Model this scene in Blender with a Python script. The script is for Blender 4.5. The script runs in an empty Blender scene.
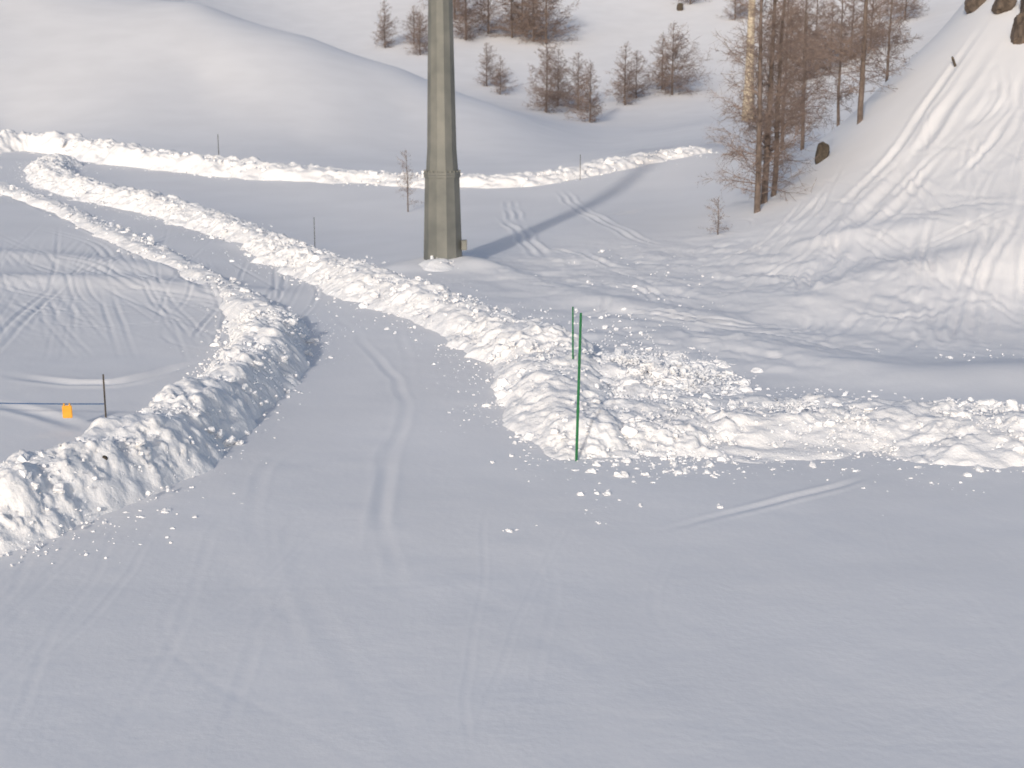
import bpy, math, numpy as np, time
from mathutils import Vector
# The terrain is one smooth surface fitted through surveyed points; everything else is
# placed on that terrain. A sighting (u,v) from the 5 m high survey station is intersected
# with the terrain to give the world position of a feature on the ground.
F=1400.0; PITCH=math.radians(12.25); CAMZ=5.0
cp,sp=math.cos(PITCH),math.sin(PITCH)
def W(u,v,d):
    a=(384-v)/F
    yc=cp+a*sp; zc=-sp+a*cp; t=d/yc
    return (round(t*(u-512)/F,2),round(d,2),round(CAMZ+t*zc,2))
SURV=[W(*p) for p in [(0,300,33),(150,290,34),(300,300,32),(200,245,43),(100,205,54),(60,180,62),(20,150,74),(-40,150,72),
 (150,160,71),(300,170,67),(450,178,64),(600,165,66),(700,150,68),(0,130,85),(300,140,82),(450,150,82),(600,150,84),
 (300,200,58),(400,230,48),(443,262,37),(380,262,38.5),(520,268,37),(600,225,46),(530,200,56),(650,190,58),
 (640,300,31),(700,260,38),(750,210,46),(720,170,62),(850,130,50),(900,70,53),(950,20,56),(1000,-40,58),
 (800,120,110),(720,120,105),(900,330,28.5),(1020,300,31),(1020,200,36),(1020,100,43),(1020,20,48.5),(900,200,40),(900,280,33),(800,300,32),(810,240,38),
 (650,125,125),(500,100,140),(560,112,135),(750,100,140),(600,60,165),(400,40,170),(800,60,160),(600,0,200),(300,-20,210),(900,0,190),(1000,0,170),
 (200,78,98),(0,65,98),(0,0,116),(0,-60,135),(200,2,122),(310,36,117),(400,66,110),(500,108,102),(400,110,95),(590,140,98)]]
ctrl=[]
for y in (-6,3,10,18):
    for a in (-.8,-.4,0,.4,.8): ctrl.append((a*(y+8),y,0.0))
ctrl+=[(-8,23,0),(-2,23,0),(3,23,0),(8.5,23.5,0.0)]+SURV
for b,y,z in [(-.23,150,11),(-.15,145,6.5),(-.08,138,3.5),(.241,70,2),(.277,70,3.5),(.313,75,5),(.35,75,7),(.3,110,5),
  (.5,30,1.5),(.5,40,5),(.6,55,12),(.8,60,16),(.7,30,4),(.8,100,30),(-.6,25,.3),(-.6,40,1),(-.6,60,2),(-.6,90,6),(-.6,140,20),(.6,140,25),
  (-.8,320,70),(-.4,320,62),(0,320,60),(.4,320,62),(.8,320,70),(-.8,520,140),(-.4,520,140),(0,520,140),(.4,520,140),(.8,520,140)]:
    ctrl.append((b*y,y,z))
C=np.array(ctrl,float)
def warp(x,y):
    yy=np.maximum(y+8,1.0)
    return np.stack([3*x/yy,np.log(yy)],-1)
Q=warp(C[:,0],C[:,1])
def ker(r2): return 0.5*r2*np.log(r2+1e-12)
n=len(C)
A=np.zeros((n+3,n+3)); A[:n,:n]=ker(((Q[:,None]-Q[None])**2).sum(-1))+np.diag(np.where(C[:,1]>80,3e-3,2e-4))
A[:n,n]=1;A[:n,n+1:]=Q;A[n,:n]=1;A[n+1:,:n]=Q.T
wts=np.linalg.solve(A,np.concatenate([C[:,2],[0,0,0]]))
def macro(x,y):
    x=np.asarray(x,float);y=np.asarray(y,float);sh=x.shape
    q=warp(x.ravel(),y.ravel());out=np.empty(len(q))
    for i in range(0,len(q),100000):
        k=q[i:i+100000]; r2=(k[:,None,0]-Q[None,:,0])**2+(k[:,None,1]-Q[None,:,1])**2
        out[i:i+100000]=ker(r2)@wts[:n]+wts[n]+k@wts[n+1:]
    return out.reshape(sh)
def mz(x,y): return float(macro(np.array([x]),np.array([y]))[0])
def pix(u,v,dmin=6,dmax=500):
    ds=np.exp(np.linspace(math.log(dmin),math.log(dmax),900))
    a=(384-v)/F; yc=cp+a*sp; zc=-sp+a*cp
    t=ds/yc; x=t*(u-512)/F; z=CAMZ+t*zc
    h=macro(x,ds); b=np.where(z<h)[0]
    i=b[0] if len(b) else 899
    g0=z[i-1]-h[i-1];g1=h[i]-z[i];f=g0/(g0+g1) if i else 0
    return (round(float(x[i-1]+(x[i]-x[i-1])*f),2),round(float(ds[i-1]+(ds[i]-ds[i-1])*f),2))
def pl(L): return [pix(*p[:2])+tuple(p[2:]) for p in L]
D_={}
D_['trk']=[pl(L) for L in [
[(400,320),(412,400),(390,450),(375,520),(380,580)],[(330,310),(390,370),(410,410),(385,480),(395,600)],[(390,440),(380,500),(378,545)],
[(350,420),(270,465),(255,520),(265,560),(300,660)],[(870,478),(800,498),(720,518),(660,532)],[(290,540),(340,650),(440,790)],
[(400,560),(620,680),(700,820)],[(960,760),(800,680),(600,580)],[(500,500),(560,620),(700,800)],[(930,480),(925,560),(960,700)],
[(0,190),(80,225),(160,262),(215,300),(250,330)],[(-20,370),(40,380),(110,385),(200,362)],[(-20,400),(40,415),(90,432)]]]
D_['rdg']=[pl(L) for L in [[(-40,278),(60,281),(150,286),(250,296)],[(-40,250),(60,258),(180,272)],[(240,245),(330,275),(430,300)],  # first two ridges are added to imitate shadow bands on the left slope
[(470,262),(540,285),(600,300),(700,318)],[(760,345),(850,370),(950,378),(1040,375)],[(400,270),(430,262),(470,268)],
[(820,305),(880,282),(950,268),(1050,258)],[(850,235),(930,228),(1050,232)]]]
D_['hil']=[pl(L) for L in [[(1000,30),(960,90),(920,150),(870,210),(820,270),(790,310)],[(1015,40),(985,110),(935,165),(880,225),(840,280),(800,335)],
[(985,20),(945,80),(905,140),(850,200),(790,260)],[(1010,70),(960,130),(900,190),(850,235)],[(1030,60),(1000,130),(950,190)],
[(950,120),(1000,180),(1010,230),(980,290),(975,360)],[(930,130),(970,200),(965,260),(950,340)],[(990,200),(985,260),(990,350)],
[(880,250),(870,300),(845,330),(800,350)],[(910,230),(905,290),(880,350)],[(1030,180),(1010,250),(1020,340)],[(840,220),(830,280),(800,330)],
[(860,180),(845,230),(815,290)],[(760,230),(740,260),(700,285),(640,305)],[(840,170),(800,220),(740,270)],[(700,330),(760,335),(840,350),(900,365)],
[(620,310),(700,322),(780,330),(830,338)],[(580,250),(600,262),(640,270),(700,262)],[(510,200),(520,230),(545,262)],[(500,215),(530,240),(560,262)],
[(560,190),(590,215),(640,240),(690,250)],[(600,185),(660,172),(710,160)],[(590,225),(640,210),(700,205)],
[(820,200),(900,215),(980,205),(1050,215)],[(800,250),(870,262),(950,240),(1050,200)],[(830,310),(900,320),(980,300),(1050,310)],
[(930,250),(925,300),(935,350)],[(955,250),(945,300),(900,355)],[(890,150),(940,210),(1000,240)]]]
D_['rgh']=pl([(640,275),(740,255),(650,330),(800,350),(900,300),(560,270),(970,150)])
D_['road']=pl([(330,470),(370,400),(395,345),(330,308),(240,268),(160,236),(80,210),(25,190),(-10,165)])
D_['bnk']=[pl(L) for L in [
[(-60,552,.95,.56),(0,524,.95,.60),(80,496,.95,.60),(145,466,.95,.60),(198,430,.92,.60),(240,392,.9,.58),(264,362,.88,.55),(268,338,.85,.48),(258,320,.8,.3)],
[(262,322,.7,.3),(240,300,.6,.2),(180,266,.55,.16),(120,238,.6,.18),(60,210,.6,.2),(0,189,.7,.22),(-60,172,.7,.22)],
[(610,462,.8,.12),(585,440,1.0,.3),(562,405,1.1,.42),(548,368,1.2,.45),(503,338,1.15,.42),(440,312,1.1,.4),(380,292,1.1,.4),(320,270,1.1,.4),(250,240,1.15,.42),(180,216,1.2,.48),(110,200,1.3,.52),(68,188,1.3,.52),(50,174,1.3,.52),(58,162,1.2,.45)],
[(590,450,1.3,.18),(640,432,1.8,.28),(700,420,1.9,.28),(780,432,1.9,.31),(860,428,1.9,.34),(940,430,1.9,.34),(1030,440,1.9,.36),(1130,452,1.9,.38)],
[(560,372,1.6,.2),(600,378,2.2,.34),(660,388,2.3,.26),(740,400,1.8,.12)],
[(-60,150,1.5,.7),(30,149,1.5,.8),(70,153,1.5,.8),(110,160,1.5,.8),(170,167,1.5,.7),(240,174,1.5,.6),(300,177,1.5,.45),(380,181,1.4,.35),(450,184,1.4,.4),(520,184,1.3,.4),(580,174,1.3,.33),(640,162,1.3,.3),(705,150,1.3,.2)],
[(420,264,.7,.2),(443,269,.8,.25),(466,269,.7,.2)]]]
D_['larch']=[pix(757,212),pix(764,203),pix(773,196),W(802,150,66)[:2],W(782,150,74)[:2],pix(860,122),W(838,135,56)[:2],W(885,105,60)[:2],pix(408,212),pix(718,235)]
D_['far']=pl([(385,48,5),(420,55,4.5),(414,44,4),(466,40,8),(488,34,7),(512,38,8),(534,42,7.5),(546,44,8),(522,30,7),(487,86,4.5),(500,94,4),(546,112,7.5),(558,106,6),(590,122,6.5),(578,110,6),(625,105,6.5),(636,98,5),(672,95,7.5),(662,90,6),
     (690,4,5),(455,20,7),(805,80,8),(830,70,7),(815,60,8),(735,20,5),(850,60,8),(870,50,7),(905,20,6),(445,10,6),(790,60,8)])
D_['pyl']=[pix(443,263),W(748,118,112)[:2]]
D_['pol']=pl([(576,462),(573,388),(315,250),(219,160),(580,180)])
D_['rop']=pix(107,432)
D_['rok']=pl([(975,8),(1003,10),(1022,38),(1040,10),(822,160),(680,10),(954,66)])
# ---------- noise
_R=np.random.default_rng(3).random(65536)
def hsh(i,j,k,s=0):
    return _R[((i*73856093)^(j*19349663)^(k*83492791)^(s*2654435))&65535]
def vnoise(p,s=0):
    f=np.floor(p).astype(np.int64); t=p-f; t=t*t*(3-2*t); o=0
    for a in (0,1):
        for b in (0,1):
            for c in (0,1):
                w_=(t[...,0] if a else 1-t[...,0])*(t[...,1] if b else 1-t[...,1])*(t[...,2] if c else 1-t[...,2])
                o=o+w_*hsh(f[...,0]+a,f[...,1]+b,f[...,2]+c,s)
    return o*2-1
def fbm(p,o=3,s=0):
    r=0;am=1
    for i in range(o): r=r+am*vnoise(p*(2.03**i)+i*17.3,s+i); am*=.5
    return r
def cell(p,s=0):
    f=np.floor(p).astype(np.int64); best=np.full(p.shape[:-1],9.);sec=best.copy();val=np.zeros(p.shape[:-1])
    for a in (-1,0,1):
        for b in (-1,0,1):
            for c in (-1,0,1):
                i,j,k=f[...,0]+a,f[...,1]+b,f[...,2]+c
                d=np.sqrt((i+hsh(i,j,k,s+1)-p[...,0])**2+(j+hsh(i,j,k,s+2)-p[...,1])**2+(k+hsh(i,j,k,s+3)-p[...,2])**2)
                v=hsh(i,j,k,s+4); m_=d<best
                sec=np.where(m_,best,np.minimum(sec,d)); val=np.where(m_,v,val); best=np.where(m_,d,best)
    return best,sec,val
def catmull(P,step):
    P=np.asarray(P,float); out=[]
    E=np.vstack([2*P[0]-P[1],P,2*P[-1]-P[-2]])
    for i in range(1,len(E)-2):
        p0,p1,p2,p3=E[i-1:i+3]; L_=np.linalg.norm((p2-p1)[:2]); k=max(2,int(L_/step))
        t=np.linspace(0,1,k,endpoint=False)[:,None]
        out.append(.5*((2*p1)+(-p0+p2)*t+(2*p0-5*p1+4*p2-p3)*t*t+(-p0+3*p1-3*p2+p3)*t**3))
    out.append(P[-1:]); return np.vstack(out)
# ---------- materials
def mat(name,col,rough=.8,col2=None,scale=5,bump=0,bscale=30,metal=0,spec=.3):
    m=bpy.data.materials.new(name);m.use_nodes=True;nt=m.node_tree;b=nt.nodes['Principled BSDF']
    b.inputs['Roughness'].default_value=rough;b.inputs['Metallic'].default_value=metal
    b.inputs['Specular IOR Level'].default_value=spec
    tc=nt.nodes.new('ShaderNodeTexCoord')
    if col2:
        nz=nt.nodes.new('ShaderNodeTexNoise');nz.inputs['Scale'].default_value=scale;nz.inputs['Detail'].default_value=5
        nt.links.new(tc.outputs['Object'],nz.inputs['Vector'])
        r=nt.nodes.new('ShaderNodeValToRGB');r.color_ramp.elements[0].color=(*col,1);r.color_ramp.elements[1].color=(*col2,1)
        r.color_ramp.elements[0].position=.35;r.color_ramp.elements[1].position=.65
        nt.links.new(nz.outputs['Fac'],r.inputs[0]);nt.links.new(r.outputs[0],b.inputs['Base Color'])
    else: b.inputs['Base Color'].default_value=(*col,1)
    if bump:
        nz=nt.nodes.new('ShaderNodeTexNoise');nz.inputs['Scale'].default_value=bscale;nz.inputs['Detail'].default_value=6
        nt.links.new(tc.outputs['Object'],nz.inputs['Vector'])
        bp=nt.nodes.new('ShaderNodeBump');bp.inputs['Strength'].default_value=1;bp.inputs['Distance'].default_value=bump
        nt.links.new(nz.outputs['Fac'],bp.inputs['Height']);nt.links.new(bp.outputs[0],b.inputs['Normal'])
    return m
M_snow=mat('snow',(.845,.835,.835),.75,(.885,.875,.875),.35,.003,12,spec=.15)
M_bank=mat('snow_bank',(.89,.875,.865),.75,(.92,.91,.905),2,.012,20,spec=.15)
M_bark=mat('larch_bark',(.11,.085,.072),.9,(.19,.15,.13),6)
M_twig=mat('larch_twig',(.18,.135,.115),.9,(.26,.20,.175),3)
M_steel=mat('galvanised_steel',(.15,.155,.145),.6,(.22,.22,.2),1.5,.002,12,.25)
M_steel2=mat('pylon_steel_warm',(.5,.43,.32),.6,(.55,.47,.36),1.5)
M_dark=mat('dark_rubber',(.02,.02,.022),.7)
M_green=mat('green_plastic',(.015,.13,.045),.5,(.02,.17,.06),8)
M_rock=mat('rock',(.07,.055,.045),.9,(.16,.125,.10),3,.03,6)
M_wood=mat('dark_wood',(.06,.05,.04),.9,(.1,.08,.06),12,.01,20)
M_orange=mat('orange_plastic',(.75,.34,.03),.5,(.8,.4,.05),8)
M_blue=mat('blue_rope',(.04,.10,.22),.7)
# ---------- ground detail
cols=1100
t=np.linspace(-1,1,cols); s=0.46*t+0.34*t**5
ys=np.concatenate([np.exp(np.linspace(math.log(4.),math.log(85),1000)),np.exp(np.linspace(math.log(85),math.log(528),240))[1:]])-8
X=s[None,:]*(ys[:,None]+8); Y=np.repeat(ys[:,None],cols,1)
Z=macro(X,Y)
def poly_dist(pts,maxd,wt=None):
    D=np.full(X.shape,99.);AM=np.zeros(X.shape) if wt is not None else None
    for i,((x0,y0),(x1,y1)) in enumerate(zip(pts[:-1],pts[1:])):
        r0=np.searchsorted(ys,min(y0,y1)-maxd);r1=np.searchsorted(ys,max(y0,y1)+maxd)
        if r1<=r0: continue
        ya=max(ys[r0]+8,1);yb=ys[min(r1,len(ys)-1)]+8
        xa,xb=min(x0,x1)-maxd,max(x0,x1)+maxd
        c0=np.searchsorted(s,min(xa/ya,xa/yb));c1=np.searchsorted(s,max(xb/ya,xb/yb))
        if c1<=c0: continue
        xs=X[r0:r1,c0:c1];yy=Y[r0:r1,c0:c1];dx,dy=x1-x0,y1-y0;l2=dx*dx+dy*dy+1e-9
        tt=np.clip(((xs-x0)*dx+(yy-y0)*dy)/l2,0,1)
        d=np.hypot(xs-x0-tt*dx,yy-y0-tt*dy);o=D[r0:r1,c0:c1]
        if wt is not None:
            AM[r0:r1,c0:c1]=np.where(d<o,wt[i]+(wt[i+1]-wt[i])*tt,AM[r0:r1,c0:c1])
        D[r0:r1,c0:c1]=np.minimum(o,d)
    return (D,AM) if wt is not None else D
P3=np.stack([X,Y,Y*0],-1)
near=np.clip((70-Y)/40,0,1)
Z+=0.014*fbm(P3*.3,2,5)*near+0.05*fbm(P3*.05,3,9)*np.clip((Y-60)/40,0,1)
Z+=0.0045*fbm(P3*1.7,4,15)*np.clip((45-Y)/20,0,1)
tr_r=np.random.default_rng(77)
def track(pp,w_=.09,dp=.035,ski=False,rim=.45,wob=.09):
    pts=catmull(pp,.5)[:,:2]
    offs=[0] if not ski else [-.14,.14]
    tg=np.gradient(pts,axis=0);tg/=np.linalg.norm(tg,axis=1)[:,None]+1e-9;nn=np.stack([-tg[:,1],tg[:,0]],-1)
    N=len(pts);q=np.minimum(np.arange(N),np.arange(N)[::-1])/max(N*.22,1);wt=np.clip(q,0,1)
    k3=np.c_[pts*.45,np.full(N,tr_r.uniform(0,50))];wt=wt*np.clip(.7+.9*fbm(k3,2,21),.05,1.5)
    pts=pts+nn*(wob*fbm(k3*1.3,2,33))[:,None]
    for o in offs:
        D,AM=poly_dist(pts+nn*o,w_*5,wt)
        Z[...]+=AM*(-dp*np.exp(-(D/w_)**2)+rim*dp*np.exp(-((D-1.9*w_)/(.7*w_))**2))
for L_,(w_,dp,rim) in zip(D_['trk'],[(.07,.007,.45),(.07,.008,.45),(.08,.011,.45),(.07,.007,.45),(.055,.026,.9),(.1,.002,.45),(.1,.0015,.45),(.08,.0015,.45),(.08,.001,.45),(.07,.002,.45),(.12,.04,.45),(.13,.05,.45),(.13,.045,.45)]):
    track(L_,w_,dp,rim=rim)
for k in range(26):
    xx=tr_r.uniform(-6,6.4);track([(xx,16.2),(xx+tr_r.normal()*.5,12.4),(xx+tr_r.normal()*1.2,9.3)],tr_r.uniform(.025,.05),.0015)
for k in range(8):
    yy=tr_r.uniform(10,17);track([(-5,yy+tr_r.normal()*.6),(0,yy),(6,yy+tr_r.normal()*.8)],.04,.0014)
r2=np.random.default_rng(5)
# ski tracks fanning across the slope left of the road
for i in range(30):
    a=np.array([-21+11*r2.random()+r2.normal(0,.8),49-r2.random()*6]);b=np.array([-10+6*r2.random(),24.5+r2.random()*4])
    mid=(a+b)/2+np.array([r2.normal(0,.9)-.4,r2.normal(0,.8)])
    track([a,mid,b],r2.uniform(.035,.055),r2.uniform(.008,.02),ski=i%2==0,wob=.02)
for i in range(12):
    j=r2.uniform(0,7);track(np.array([(-9.5+.5*j,40),(-7.5+.35*j,33),(-6.3+.26*j,27.6),(-5.7+.24*j,25.7)])+np.c_[r2.normal(0,.5,4),r2.normal(0,.2,4)],.045,.018,wob=.02)
for k in range(14):
    q=r2.uniform(0,5.5);track(np.array([(-20+1.8*q,52-4.5*q),(-14.5+1.2*q,47-4*q),(-10+.8*q,39-2*q),(-6.6+.4*q,33-.9*q)])+r2.normal(0,.5,(4,2)),.055,.018,ski=k%2==0,wob=.02)
for L_,w_,h_ in zip(D_['rdg'],[.9,.8,.5,.7,1.2,.8,1.3,1.0],[.15,.09,.08,.10,.18,.15,.28,.18]):
    D=poly_dist(catmull(L_,.8)[:,:2],w_*3); Z+=h_*np.exp(-(D/w_)**2)
HW=[(.28,.09),(.2,.08),(.18,.06),(.15,.05),(.15,.05)]+[(.12,.045)]*30
for i,(L_,(w_,dp)) in enumerate(zip(D_['hil'],HW)): track(L_,w_*.75,dp*.85,rim=.8,ski=(i>14 and i%2==0))
for i in range(65):
    x0=r2.uniform(8.5,19);y0=r2.uniform(35,47);l=r2.uniform(3,11);dr=r2.choice([-.35,-.35,.15])
    track([(x0,y0),(x0+dr*.6*l+r2.normal(0,.4),y0-.55*l),(x0+dr*l+r2.normal(0,.8),y0-l)],r2.uniform(.04,.08),r2.uniform(.015,.035),rim=.8,ski=i%2==0)
for i in range(30):
    x0=r2.uniform(1,9);y0=r2.uniform(28,44);a=r2.uniform(0,3.1);l=r2.uniform(2,6)
    track([(x0,y0),(x0+l*.5*math.cos(a),y0+l*.5*math.sin(a)),(x0+l*math.cos(a+.4),y0+l*math.sin(a+.4))],.06,.022,rim=.8,ski=i%2==0)
rough=0
for (x,y),(rx,ry,am) in zip(D_['rgh'],[(3.5,5,1),(2.5,4,.9),(2.5,2.5,.9),(4,3,.6),(4,3.5,.7),(3,5,.4),(5,5,.5)]): rough=rough+am*np.exp(-((X-x)/rx)**2-((Y-y)/ry)**2)
rough=np.clip(rough,0,1)
sel=rough>.02
p=P3[sel]; f1,f2,cv=cell(p*2.6+np.stack([fbm(p*2,2),fbm(p*2+9,2),0*p[:,0]],-1)*.5)
Z[sel]+=rough[sel]*(.06*(cv-.5)*np.clip((f2-f1)*3,0,1)*np.clip(.5+fbm(p*.6,2,71),0,1.3)+.05*fbm(p*1.3,5,4))
def raw_mesh(name,V,q,mt,smooth=True):
    me=bpy.data.meshes.new(name)
    me.vertices.add(len(V)); me.vertices.foreach_set('co',V.astype(np.float32).ravel())
    me.loops.add(q.size); me.loops.foreach_set('vertex_index',q.ravel().astype(np.int32))
    me.polygons.add(len(q)); me.polygons.foreach_set('loop_start',(np.arange(len(q))*q.shape[1]).astype(np.int32))
    me.update(calc_edges=True); me.polygons.foreach_set('use_smooth',np.full(len(q),smooth))
    me.materials.append(mt)
    ob=bpy.data.objects.new(name,me); bpy.context.collection.objects.link(ob); return ob
def grid_mesh(name,X,Y,Z,mt,facesel=None):
    r,c=X.shape
    idx=np.arange(r*c).reshape(r,c)
    q=np.stack([idx[:-1,:-1],idx[:-1,1:],idx[1:,1:],idx[1:,:-1]],-1).reshape(-1,4)
    V=np.stack([X,Y,Z],-1).reshape(-1,3)
    if facesel is not None:
        q=q[facesel]; uq,inv=np.unique(q,return_inverse=True); V=V[uq]; q=inv.reshape(-1,4)
    return raw_mesh(name,V,q,mt)
road_c=catmull(D_['road'],.5)[:,:2]
Droad=poly_dist(road_c,4)
fc=Droad[:-1,:-1]<1.9
grid_mesh('snow_ground',X,Y,Z,M_snow,~fc.ravel())
grid_mesh('snow_road',X,Y,Z,M_snow,fc.ravel())
# ---------- banks
import bmesh
bm=bmesh.new();bmesh.ops.create_icosphere(bm,subdivisions=2,radius=1)
IV=np.array([v.co[:] for v in bm.verts]);IF=np.array([[v.index for v in f.verts] for f in bm.faces]);bm.free()
def clods(name,pos,size,parent=None,seed=0):
    r=np.random.default_rng(seed);N=len(pos)
    V=np.sign(IV)*np.abs(IV)**.65
    V=V[None]*(1+r.uniform(-.28,.28,(N,len(IV),1)))*r.uniform(.5,1.3,(N,1,3))
    a=r.uniform(0,6.28,(N,3));c,s_=np.cos(a),np.sin(a)
    x,y,z=V[...,0],V[...,1],V[...,2]
    x,y=x*c[:,:1]-y*s_[:,:1],x*s_[:,:1]+y*c[:,:1]; y,z=y*c[:,1:2]-z*s_[:,1:2],y*s_[:,1:2]+z*c[:,1:2]
    V=np.stack([x,y,z*.8],-1)*size[:,None,None]+pos[:,None]
    q=(IF[None]+np.arange(N)[:,None,None]*len(IV)).reshape(-1,3)
    ob=raw_mesh(name,V.reshape(-1,3),q,M_bank,False)
    if parent: ob.parent=parent
    return ob
def prof(w_,sharp): 
    a=np.clip((1-np.abs(w_))*sharp,0,1); return a*a*(3-2*a)
def bank(name,ctl,step,nl,sharp=1.6,amp=.12,cs=3.2,nclod=600,csz=.05,seed=0,spread=1.15,ridge=.22):
    P=catmull(ctl,step)
    xy=P[:,:2];tg=np.gradient(xy,axis=0);tg/=np.linalg.norm(tg,axis=1)[:,None]+1e-9;nn=np.stack([-tg[:,1],tg[:,0]],-1)
    w_=np.linspace(-1.25,1.25,nl)
    XY=xy[:,None]+nn[:,None]*(w_[None,:,None]*P[:,2][:,None,None])
    st=np.stack([XY[...,0],XY[...,1],np.full(XY.shape[:2],seed*7.)],-1)
    edge=w_[None,:]*(1+.22*fbm(st*1.0,5,30))
    hm=P[:,3][:,None]*(1+ridge*fbm(st*.8,3,40)+.12*fbm(st*3,2,44))
    pr=prof(edge,sharp)
    n_=len(P);ends=np.clip(np.minimum(np.arange(n_),np.arange(n_)[::-1])*step/.8,0,1)[:,None]
    pr=pr*ends
    h=hm*pr
    z=macro(XY[...,0],XY[...,1])-.07*(1-np.clip(pr*6,0,1))+h
    V=np.stack([XY[...,0],XY[...,1],z],-1)
    du=np.gradient(V,axis=0);dv=np.gradient(V,axis=1);nr=np.cross(du,dv);nr/=np.linalg.norm(nr,axis=-1)[...,None]+1e-9
    nr*=np.sign(nr[...,2:3]+1e-9)
    env=np.clip(pr*2.6,0,1)
    wp=V+.08*np.stack([fbm(V*5,2,60),fbm(V*5,2,61),fbm(V*5,2,62)],-1)
    msk=np.clip(.65+.9*fbm(V*1.1,2,90+seed),.25,1.2)
    f1,f2,cv=cell(wp*cs,seed); g1,g2,gv=cell(wp*cs*2.1,seed+9)
    disp=amp*(msk*(cv-.5)*np.clip((f2-f1)*4,0,1)*.9+msk*.7*(gv-.5)*np.clip((g2-g1)*4,0,1)+.5*fbm(V*2.5,4,seed+70))
    V=V+nr*(disp*env)[...,None]
    ob=grid_mesh(name,V[...,0],V[...,1],V[...,2],M_bank)
    if nclod:
        r=np.random.default_rng(seed+100)
        i=r.integers(0,n_,nclod)
        cl=fbm(np.c_[xy[i]*.7,np.zeros(nclod)],2,seed+55); i=i[cl>r.uniform(-.9,.4,nclod)];nclod=len(i)
        ww=r.normal(0,.62*spread,nclod); ww=np.where(np.abs(ww)>2.1,r.uniform(-1,1,nclod),ww)
        pos=xy[i]+nn[i]*(ww*P[i,2])[:,None]+r.normal(0,.1,(nclod,2))
        sz=csz*(.3+r.pareto(2.5,nclod)*.5);sz=np.minimum(sz,csz*3.6)
        sz=np.where(np.abs(ww)>1.2,sz*.65,sz)
        zz=macro(pos[:,0],pos[:,1])+P[i,3]*prof(ww,sharp)*(ends[i,0])-sz*.1
        clods('clods',np.c_[pos,zz],sz,ob,seed)
    return ob
B_=D_['bnk']
bank('snowbank',B_[0],.03,90,1.3,.085,5.5,5000,.024,1)
bank('snowbank',B_[1],.06,30,1.5,.07,4.5,1600,.034,2)
bank('snowbank',B_[2],.04,80,1.25,.10,5,8500,.031,3)
bank('snowbank',B_[3],.035,120,1.2,.09,5.5,7500,.027,4)
bank('snowbank',B_[4],.04,115,1.0,.11,5,4500,.033,5,1.3)
bank('snowbank',B_[5],.08,48,1.4,.15,2.8,2600,.06,6)
r=np.random.default_rng(11)
pp=[]
for (x,y,sx,sy,N) in [(1.1,17.0,.22,.5,60),(2.4,17.6,.78,.3,50),(-3.95,19.1,.35,1.2,50),(-4.6,15.8,.5,.4,40),(-.04,15.2,.07,.04,8),(1.0,15.9,.09,.28,16),(1.3,18.2,.5,.6,500),(1.8,28.3,1.0,2.0,160),(2.4,24,1.3,2.4,500),(5.6,23,1.2,.9,300),(.26,20.3,.13,1.7,120),(3.1,34,1.2,3.3,160),(5,18.6,1.8,.25,160),(9.5,25.5,1.5,.8,160)]:
    for _ in range(N): pp.append((x+r.normal()*sx,y+r.normal()*sy))
W_=np.array(pp)
sz=.010+.012*r.pareto(2.5,len(W_));sz=np.minimum(sz,.06)
clods('snow_clods',np.c_[W_,macro(W_[:,0],W_[:,1])+sz*.1],sz,None,12)
# ---------- trees
def prisms(name,S,mt,parent=None,sides=3):
    S=np.array(S);p0,p1,r0,r1=S[:,0:3],S[:,3:6],S[:,6],S[:,7]
    d=p1-p0;d/=np.linalg.norm(d,axis=1)[:,None]+1e-9
    up=np.where(np.abs(d[:,2:3])>.9,[[1.,0,0]],[[0,0,1.]]);a=np.cross(d,up);a/=np.linalg.norm(a,axis=1)[:,None];b=np.cross(d,a)
    vs=[]
    for (pt,rr) in ((p0,r0),(p1,r1)):
        for k in range(sides):
            th=2*math.pi*k/sides; vs.append(pt+rr[:,None]*(a*math.cos(th)+b*math.sin(th)))
    V=np.stack(vs,1).reshape(-1,3);base=np.arange(len(S))[:,None,None]*2*sides
    q=np.array([[k,(k+1)%sides,sides+(k+1)%sides,sides+k] for k in range(sides)])[None]+base
    ob=raw_mesh(name,V,q.reshape(-1,4),mt,False)
    if parent: ob.parent=parent
    return ob
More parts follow.
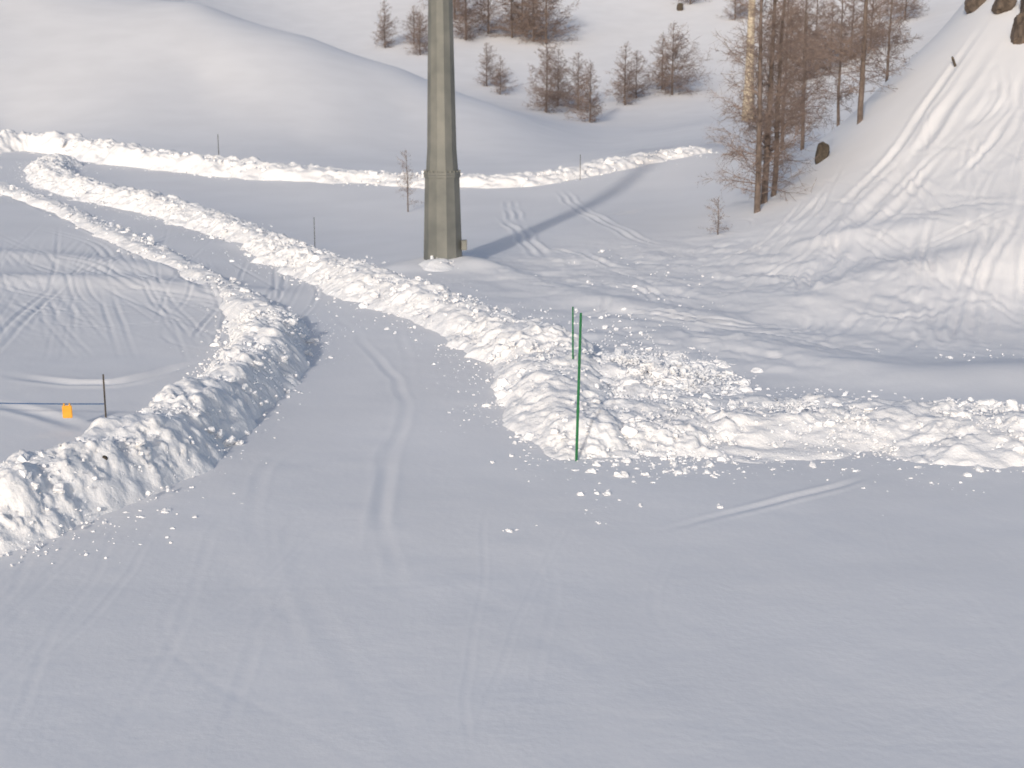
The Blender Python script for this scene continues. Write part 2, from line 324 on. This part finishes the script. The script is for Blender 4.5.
def larch_data(H,R,nb,ntw,nsub,tr,twr,seed,low=.12,lean=(0,0)):
    r=np.random.default_rng(seed);T=[];B=[]
    K=14;hs=np.linspace(0,1,K+1);wob=np.cumsum(r.normal(0,.014*H/8,(K+1,2)),0);wob[0]=0
    pts=np.c_[wob[:,0]+lean[0]*hs*H,wob[:,1]+lean[1]*hs*H,hs*H-.3*(hs==0)]
    rad=tr*(1-hs)**.8+.006
    for i in range(K): T.append([*pts[i],*pts[i+1],rad[i],rad[i+1]])
    asym=r.uniform(0,6.28)
    for i in range(nb):
        h=low+(1-low)*r.random()**1.05*.98
        c=np.array([np.interp(h,hs,pts[:,k]) for k in range(3)])
        az=r.uniform(0,6.283)
        L_=R*((1-h)**.65)*r.uniform(.35,1.15)*(min(1,(h-low)*6+.45))*(1+.25*math.cos(az-asym))+.12
        el=r.uniform(-.2,.45)+.5*h
        d=np.array([math.cos(az)*math.cos(el),math.sin(az)*math.cos(el),math.sin(el)])
        n4=4;prev=c;pp_=[c];dd=d.copy()
        for j in range(n4):
            dd=dd+r.normal(0,.15,3)+np.array([0,0,.08]);dd/=np.linalg.norm(dd);nx=prev+dd*L_/n4
            rb=max(twr,tr*.17*(1-h));B.append([*prev,*nx,rb*(1-j/5),rb*(1-(j+1)/5)]);prev=nx;pp_.append(nx)
        pp_=np.array(pp_)
        m_=max(2,int(ntw*L_/R))
        for j in range(m_):
            t_=r.uniform(.15,1)*n4*.999;i0=int(t_);b0=pp_[i0]+(pp_[i0+1]-pp_[i0])*(t_-i0)
            td=d+r.normal(0,.75,3);td/=np.linalg.norm(td);tl=L_*r.uniform(.12,.4);e=b0+td*tl
            B.append([*b0,*e,twr,twr*.4])
            for k in range(nsub):
                f=r.uniform(.2,.9);b1=b0+td*tl*f;sd=td+r.normal(0,.8,3);sd/=np.linalg.norm(sd);B.append([*b1,*(b1+sd*tl*r.uniform(.25,.6)),twr*.7,twr*.3])
    return T,B
def larch(xy,H,R,nb,ntw,nsub,tr,twr,seed,low=.12,lean=(0,0),name='larch_tree'):
    x,y=xy;z=mz(x,y)
    T,B=larch_data(H,R,nb,ntw,nsub,tr,twr,seed,low,lean)
    e=bpy.data.objects.new(name,None);bpy.context.collection.objects.link(e);e.location=(x,y,z)
    prisms('trunk',T,M_bark,e,8);prisms('branches',B,M_twig,e,3)
    return e
LP=D_['larch']
larch(LP[0],9.0,2.3,200,22,3,.10,.007,1,.05,(-.015,0))
larch(LP[1],10.0,1.7,130,18,3,.11,.007,2,.12,(.006,0))
larch(LP[2],9.5,2.0,150,20,3,.09,.007,3,.10,(.02,0))
larch(LP[3],8,2.4,200,20,3,.09,.009,4,.08)
larch(LP[4],9,1.9,150,18,3,.09,.009,14,.1)
larch(LP[5],8.5,2.0,140,17,3,.10,.008,5,.12)
larch(LP[6],6,1.7,100,16,3,.06,.009,8,.08)
larch(LP[7],6,1.7,100,16,3,.06,.009,18,.08)
larch(LP[8],2.3,.75,60,9,2,.02,.005,7,.1)
larch(LP[9],1.1,.5,40,8,2,.012,.005,9,.05,name='larch_shrub')
var=[]
for i in range(5):
    T,B=larch_data(6,2.0+.35*(i%3),180,15,3,.08,.012,30+i,.02)
    e=bpy.data.objects.new('larch_tree',None);bpy.context.collection.objects.link(e)
    var.append((prisms('trunk',T,M_bark,e,5),prisms('branches',B,M_twig,e,3),e))
for i,(x,y,H) in enumerate(D_['far']):
    z=mz(x,y);a=var[i%5]
    if i<5: e=a[2]
    else:
        e=bpy.data.objects.new('larch_tree',None);bpy.context.collection.objects.link(e)
        for c,nm in ((a[0],'trunk'),(a[1],'branches')):
            o=bpy.data.objects.new(nm,c.data);bpy.context.collection.objects.link(o);o.parent=e
    k=H/6*y/150*1.0;e.location=(x,y,z-.1);e.scale=(k*1.1,k*1.1,k);e.rotation_euler=(0,0,i*1.7)
# ---------- pylon
def lathe(name,prof_,sides,mt,parent=None,loc=(0,0,0)):
    V=[];Fq=[]
    for (z,rr) in prof_:
        for k in range(sides):
            th=2*math.pi*(k+.5)/sides;V.append((rr*math.cos(th)+loc[0],rr*math.sin(th)+loc[1],z+loc[2]))
    for i in range(len(prof_)-1):
        for k in range(sides):
            a=i*sides+k;b=i*sides+(k+1)%sides;Fq.append((a,b,b+sides,a+sides))
    me=bpy.data.meshes.new(name);me.from_pydata(V,[],Fq+[tuple(range(sides))[::-1],tuple(range((len(prof_)-1)*sides,len(prof_)*sides))]);me.materials.append(mt)
    o=bpy.data.objects.new(name,me);bpy.context.collection.objects.link(o);o.parent=parent;return o
def box(name,c,sz,mt,parent=None,rot=(0,0,0),bev=.01):
    bm=bmesh.new();bmesh.ops.create_cube(bm,size=1)
    for v in bm.verts: v.co=Vector((v.co[0]*sz[0],v.co[1]*sz[1],v.co[2]*sz[2]))
    if bev: bmesh.ops.bevel(bm,geom=bm.edges[:],offset=bev,segments=2,affect='EDGES')
    me=bpy.data.meshes.new(name);bm.to_mesh(me);bm.free();me.materials.append(mt)
    o=bpy.data.objects.new(name,me);bpy.context.collection.objects.link(o);o.location=c;o.rotation_euler=rot;o.parent=parent;return o
def pylon(x,y,z,sc,mt,H=13,rotz=0):
    e=bpy.data.objects.new('ski_lift_pylon',None);bpy.context.collection.objects.link(e);e.location=(x,y,z);e.scale=(sc,sc,sc);e.rotation_euler=(0,0,rotz)
    lathe('lower_mast',[(-.6,.54),(2.2,.46),(2.2,.49),(2.27,.49)],12,mt,e)
    lathe('upper_mast',[(2.275,.49),(2.34,.49),(2.34,.43),(2.9,.39),(7,.31),(H,.20)],12,mt,e)
    for k in range(24):
        a=2*math.pi*k/24;box('bolt',(.465*math.cos(a),.465*math.sin(a),2.36),(.03,.03,.04),mt,e,bev=0)
    sl=.021;S=[]
    def ly(z): return .50+.08-sl*(z-2)
    for sx in (-.16,.16): S.append([sx,ly(1),1,sx,ly(H),H,.018,.018])
    for k in range(int((H-1.2)/.3)):
        zz=1.1+k*.3;S.append([-.16,ly(zz),zz,.16,ly(zz),zz,.012,.012])
    prisms('ladder',S,mt,e,6)
    box('junction_box',(.57,-.2,.45),(.14,.18,.26),M_steel,e)
    box('crossarm',(0,0,H+.1),(4.6,.35,.35),mt,e)
    for sx in (-2.2,2.2):
        box('sheave_beam',(sx,0,H+.38),(.12,3.2,.16),mt,e)
        for k in range(6):
            o=lathe('sheave',[(-.05,.2),(-.02,.16),(.02,.16),(.05,.2)],18,M_dark,e);o.location=(sx,-1.35+k*.54,H+.62);o.rotation_euler=(0,math.pi/2,0)
    return e
px,py=D_['pyl'][0];pylon(px,py,mz(px,py)+.05,1,M_steel)
x,y=D_['pyl'][1];pylon(x,y,mz(x,y),.95,M_steel2,16)
bank('snow_mound',B_[6],.05,40,1.1,.05,4,60,.03,21)
# ---------- poles
def pole(name,xy,H,rr,mt,lean=(0,0)):
    x,y=xy;z=mz(x,y)
    e=bpy.data.objects.new(name,None);bpy.context.collection.objects.link(e);e.location=(x,y,z)
    o=lathe('shaft',[(-.3,rr),(H*.33,rr),(H*.335,rr*1.12),(H*.35,rr*1.12),(H*.355,rr),(H*.66,rr*.97),(H*.665,rr*1.1),(H*.68,rr*1.1),(H*.685,rr*.95),(H-.01,rr*.9),(H,rr*.5)],12,mt,e)
    e.rotation_euler=(lean[1],lean[0],0);return e
PP=D_['pol']
pole('green_marker_pole',PP[0],2.02,.019,M_green,(.02,0))
pole('green_marker_pole',PP[1],1.35,.015,M_green,(-.01,0))
pole('marker_stake',PP[2],1.0,.011,M_wood)
pole('marker_stake',PP[3],1.3,.018,M_wood)
pole('marker_stake',PP[4],1.1,.015,M_wood)
x0,y0=D_['rop'];z0=mz(x0,y0)
e=bpy.data.objects.new('rope_fence',None);bpy.context.collection.objects.link(e)
lathe('post',[(z0-.3,.012),(z0+.85,.012),(z0+.86,.006)],8,M_wood,e,(x0,y0,0))
x1,y1=x0-5.2,y0+.6;z1=mz(x1,y1)
lathe('post',[(z1-.3,.012),(z1+.85,.012),(z1+.86,.006)],8,M_wood,e,(x1,y1,0))
S=[];K=24
for i in range(K):
    q=[]
    for t_ in (i/K,(i+1)/K): q+= [x0+(x1-x0)*t_,y0+(y1-y0)*t_,(z0+.42)*(1-t_)+(z1+.42)*t_-.2*t_*(1-t_)]
    S.append(q+[.009,.009])
prisms('rope',S,M_blue,e,6)
t_=.11;xm,ym,zm=x0+(x1-x0)*t_,y0+(y1-y0)*t_-.012,(z0+.42)-.02
o=box('orange_marker',(xm,ym,zm-.11),(.14,.02,.19),M_orange,None,(.05,0,.1),.008)
for dx in(-.04,.04): h=box('clip',(dx,0,.11),(.02,.03,.04),M_orange,o,bev=.003)
def rock(name,xy,sx,sy,sz_,seed,mt=M_rock,rot=(0,0,0)):
    x,y=xy
    bm=bmesh.new();bmesh.ops.create_icosphere(bm,subdivisions=4,radius=1);V=np.array([q.co[:] for q in bm.verts]);Fa=np.array([[q.index for q in f.verts] for f in bm.faces]);bm.free()
    V=np.sign(V)*np.abs(V)**.6
    f1,f2,cv=cell(V*1.8+seed,seed);V=V*(1+.18*fbm(V*1.5+seed,3)+.12*(cv-.5))[:,None]*np.array([sx,sy,sz_])
    o=raw_mesh(name,V,Fa,mt,False);o.location=(x,y,mz(x,y)+sz_*.4);o.rotation_euler=rot;return o
RP=D_['rok']
rock('boulder',RP[0],.3,.4,.4,1,rot=(0,.5,0));rock('boulder',RP[1],.3,.4,.35,2,rot=(0,.4,0));rock('boulder',RP[2],.3,.4,.55,3,rot=(0,.2,0));rock('boulder',RP[3],.6,.6,.8,4)
rock('tree_stump',RP[4],.2,.16,.42,5,M_wood,rot=(0,.12,0))
rock('tree_stump',RP[5],.4,.4,.6,6,M_wood);rock('dark_debris',RP[6],.04,.04,.22,7,M_wood,rot=(0,-.4,0))
dx_,dy_=B_[0][2][0]+.35,B_[0][2][1]-.1
db=rock('dark_debris',(dx_,dy_),.035,.035,.06,9,M_wood,rot=(0,.4,0));db.location.z+=.46  # small dark glove-like debris lying on the left bank
# ---------- light
w=bpy.data.worlds.new('World');bpy.context.scene.world=w;w.use_nodes=True
nt=w.node_tree;sk=nt.nodes.new('ShaderNodeTexSky');sk.sky_type='NISHITA';sk.sun_disc=False
EL=18;AZ=16
sk.sun_elevation=math.radians(EL);sk.sun_rotation=math.radians(180+AZ);sk.air_density=.85;sk.dust_density=2.0
nt.links.new(sk.outputs[0],nt.nodes['Background'].inputs[0]);nt.nodes['Background'].inputs[1].default_value=.133
l=bpy.data.lights.new('sun','SUN');l.energy=2.0;l.angle=math.radians(2);l.color=(1,.94,.87)
lo=bpy.data.objects.new('sun',l);bpy.context.collection.objects.link(lo)
ce=math.cos(math.radians(EL))
L=Vector((math.sin(math.radians(AZ))*ce,math.cos(math.radians(AZ))*ce,-math.sin(math.radians(EL))))
lo.rotation_euler=L.to_track_quat('-Z','Y').to_euler()
cam=bpy.data.cameras.new('camera');co=bpy.data.objects.new('camera',cam);bpy.context.collection.objects.link(co)
cam.sensor_width=36;cam.lens=36*F/1024;cam.clip_end=2000
cam.dof.use_dof=True;cam.dof.focus_distance=8.5;cam.dof.aperture_fstop=5.0
co.location=(0,0,CAMZ);co.rotation_euler=(math.radians(90)-PITCH,0,0)
bpy.context.scene.camera=co
sc=bpy.context.scene;sc.view_settings.view_transform='Standard'
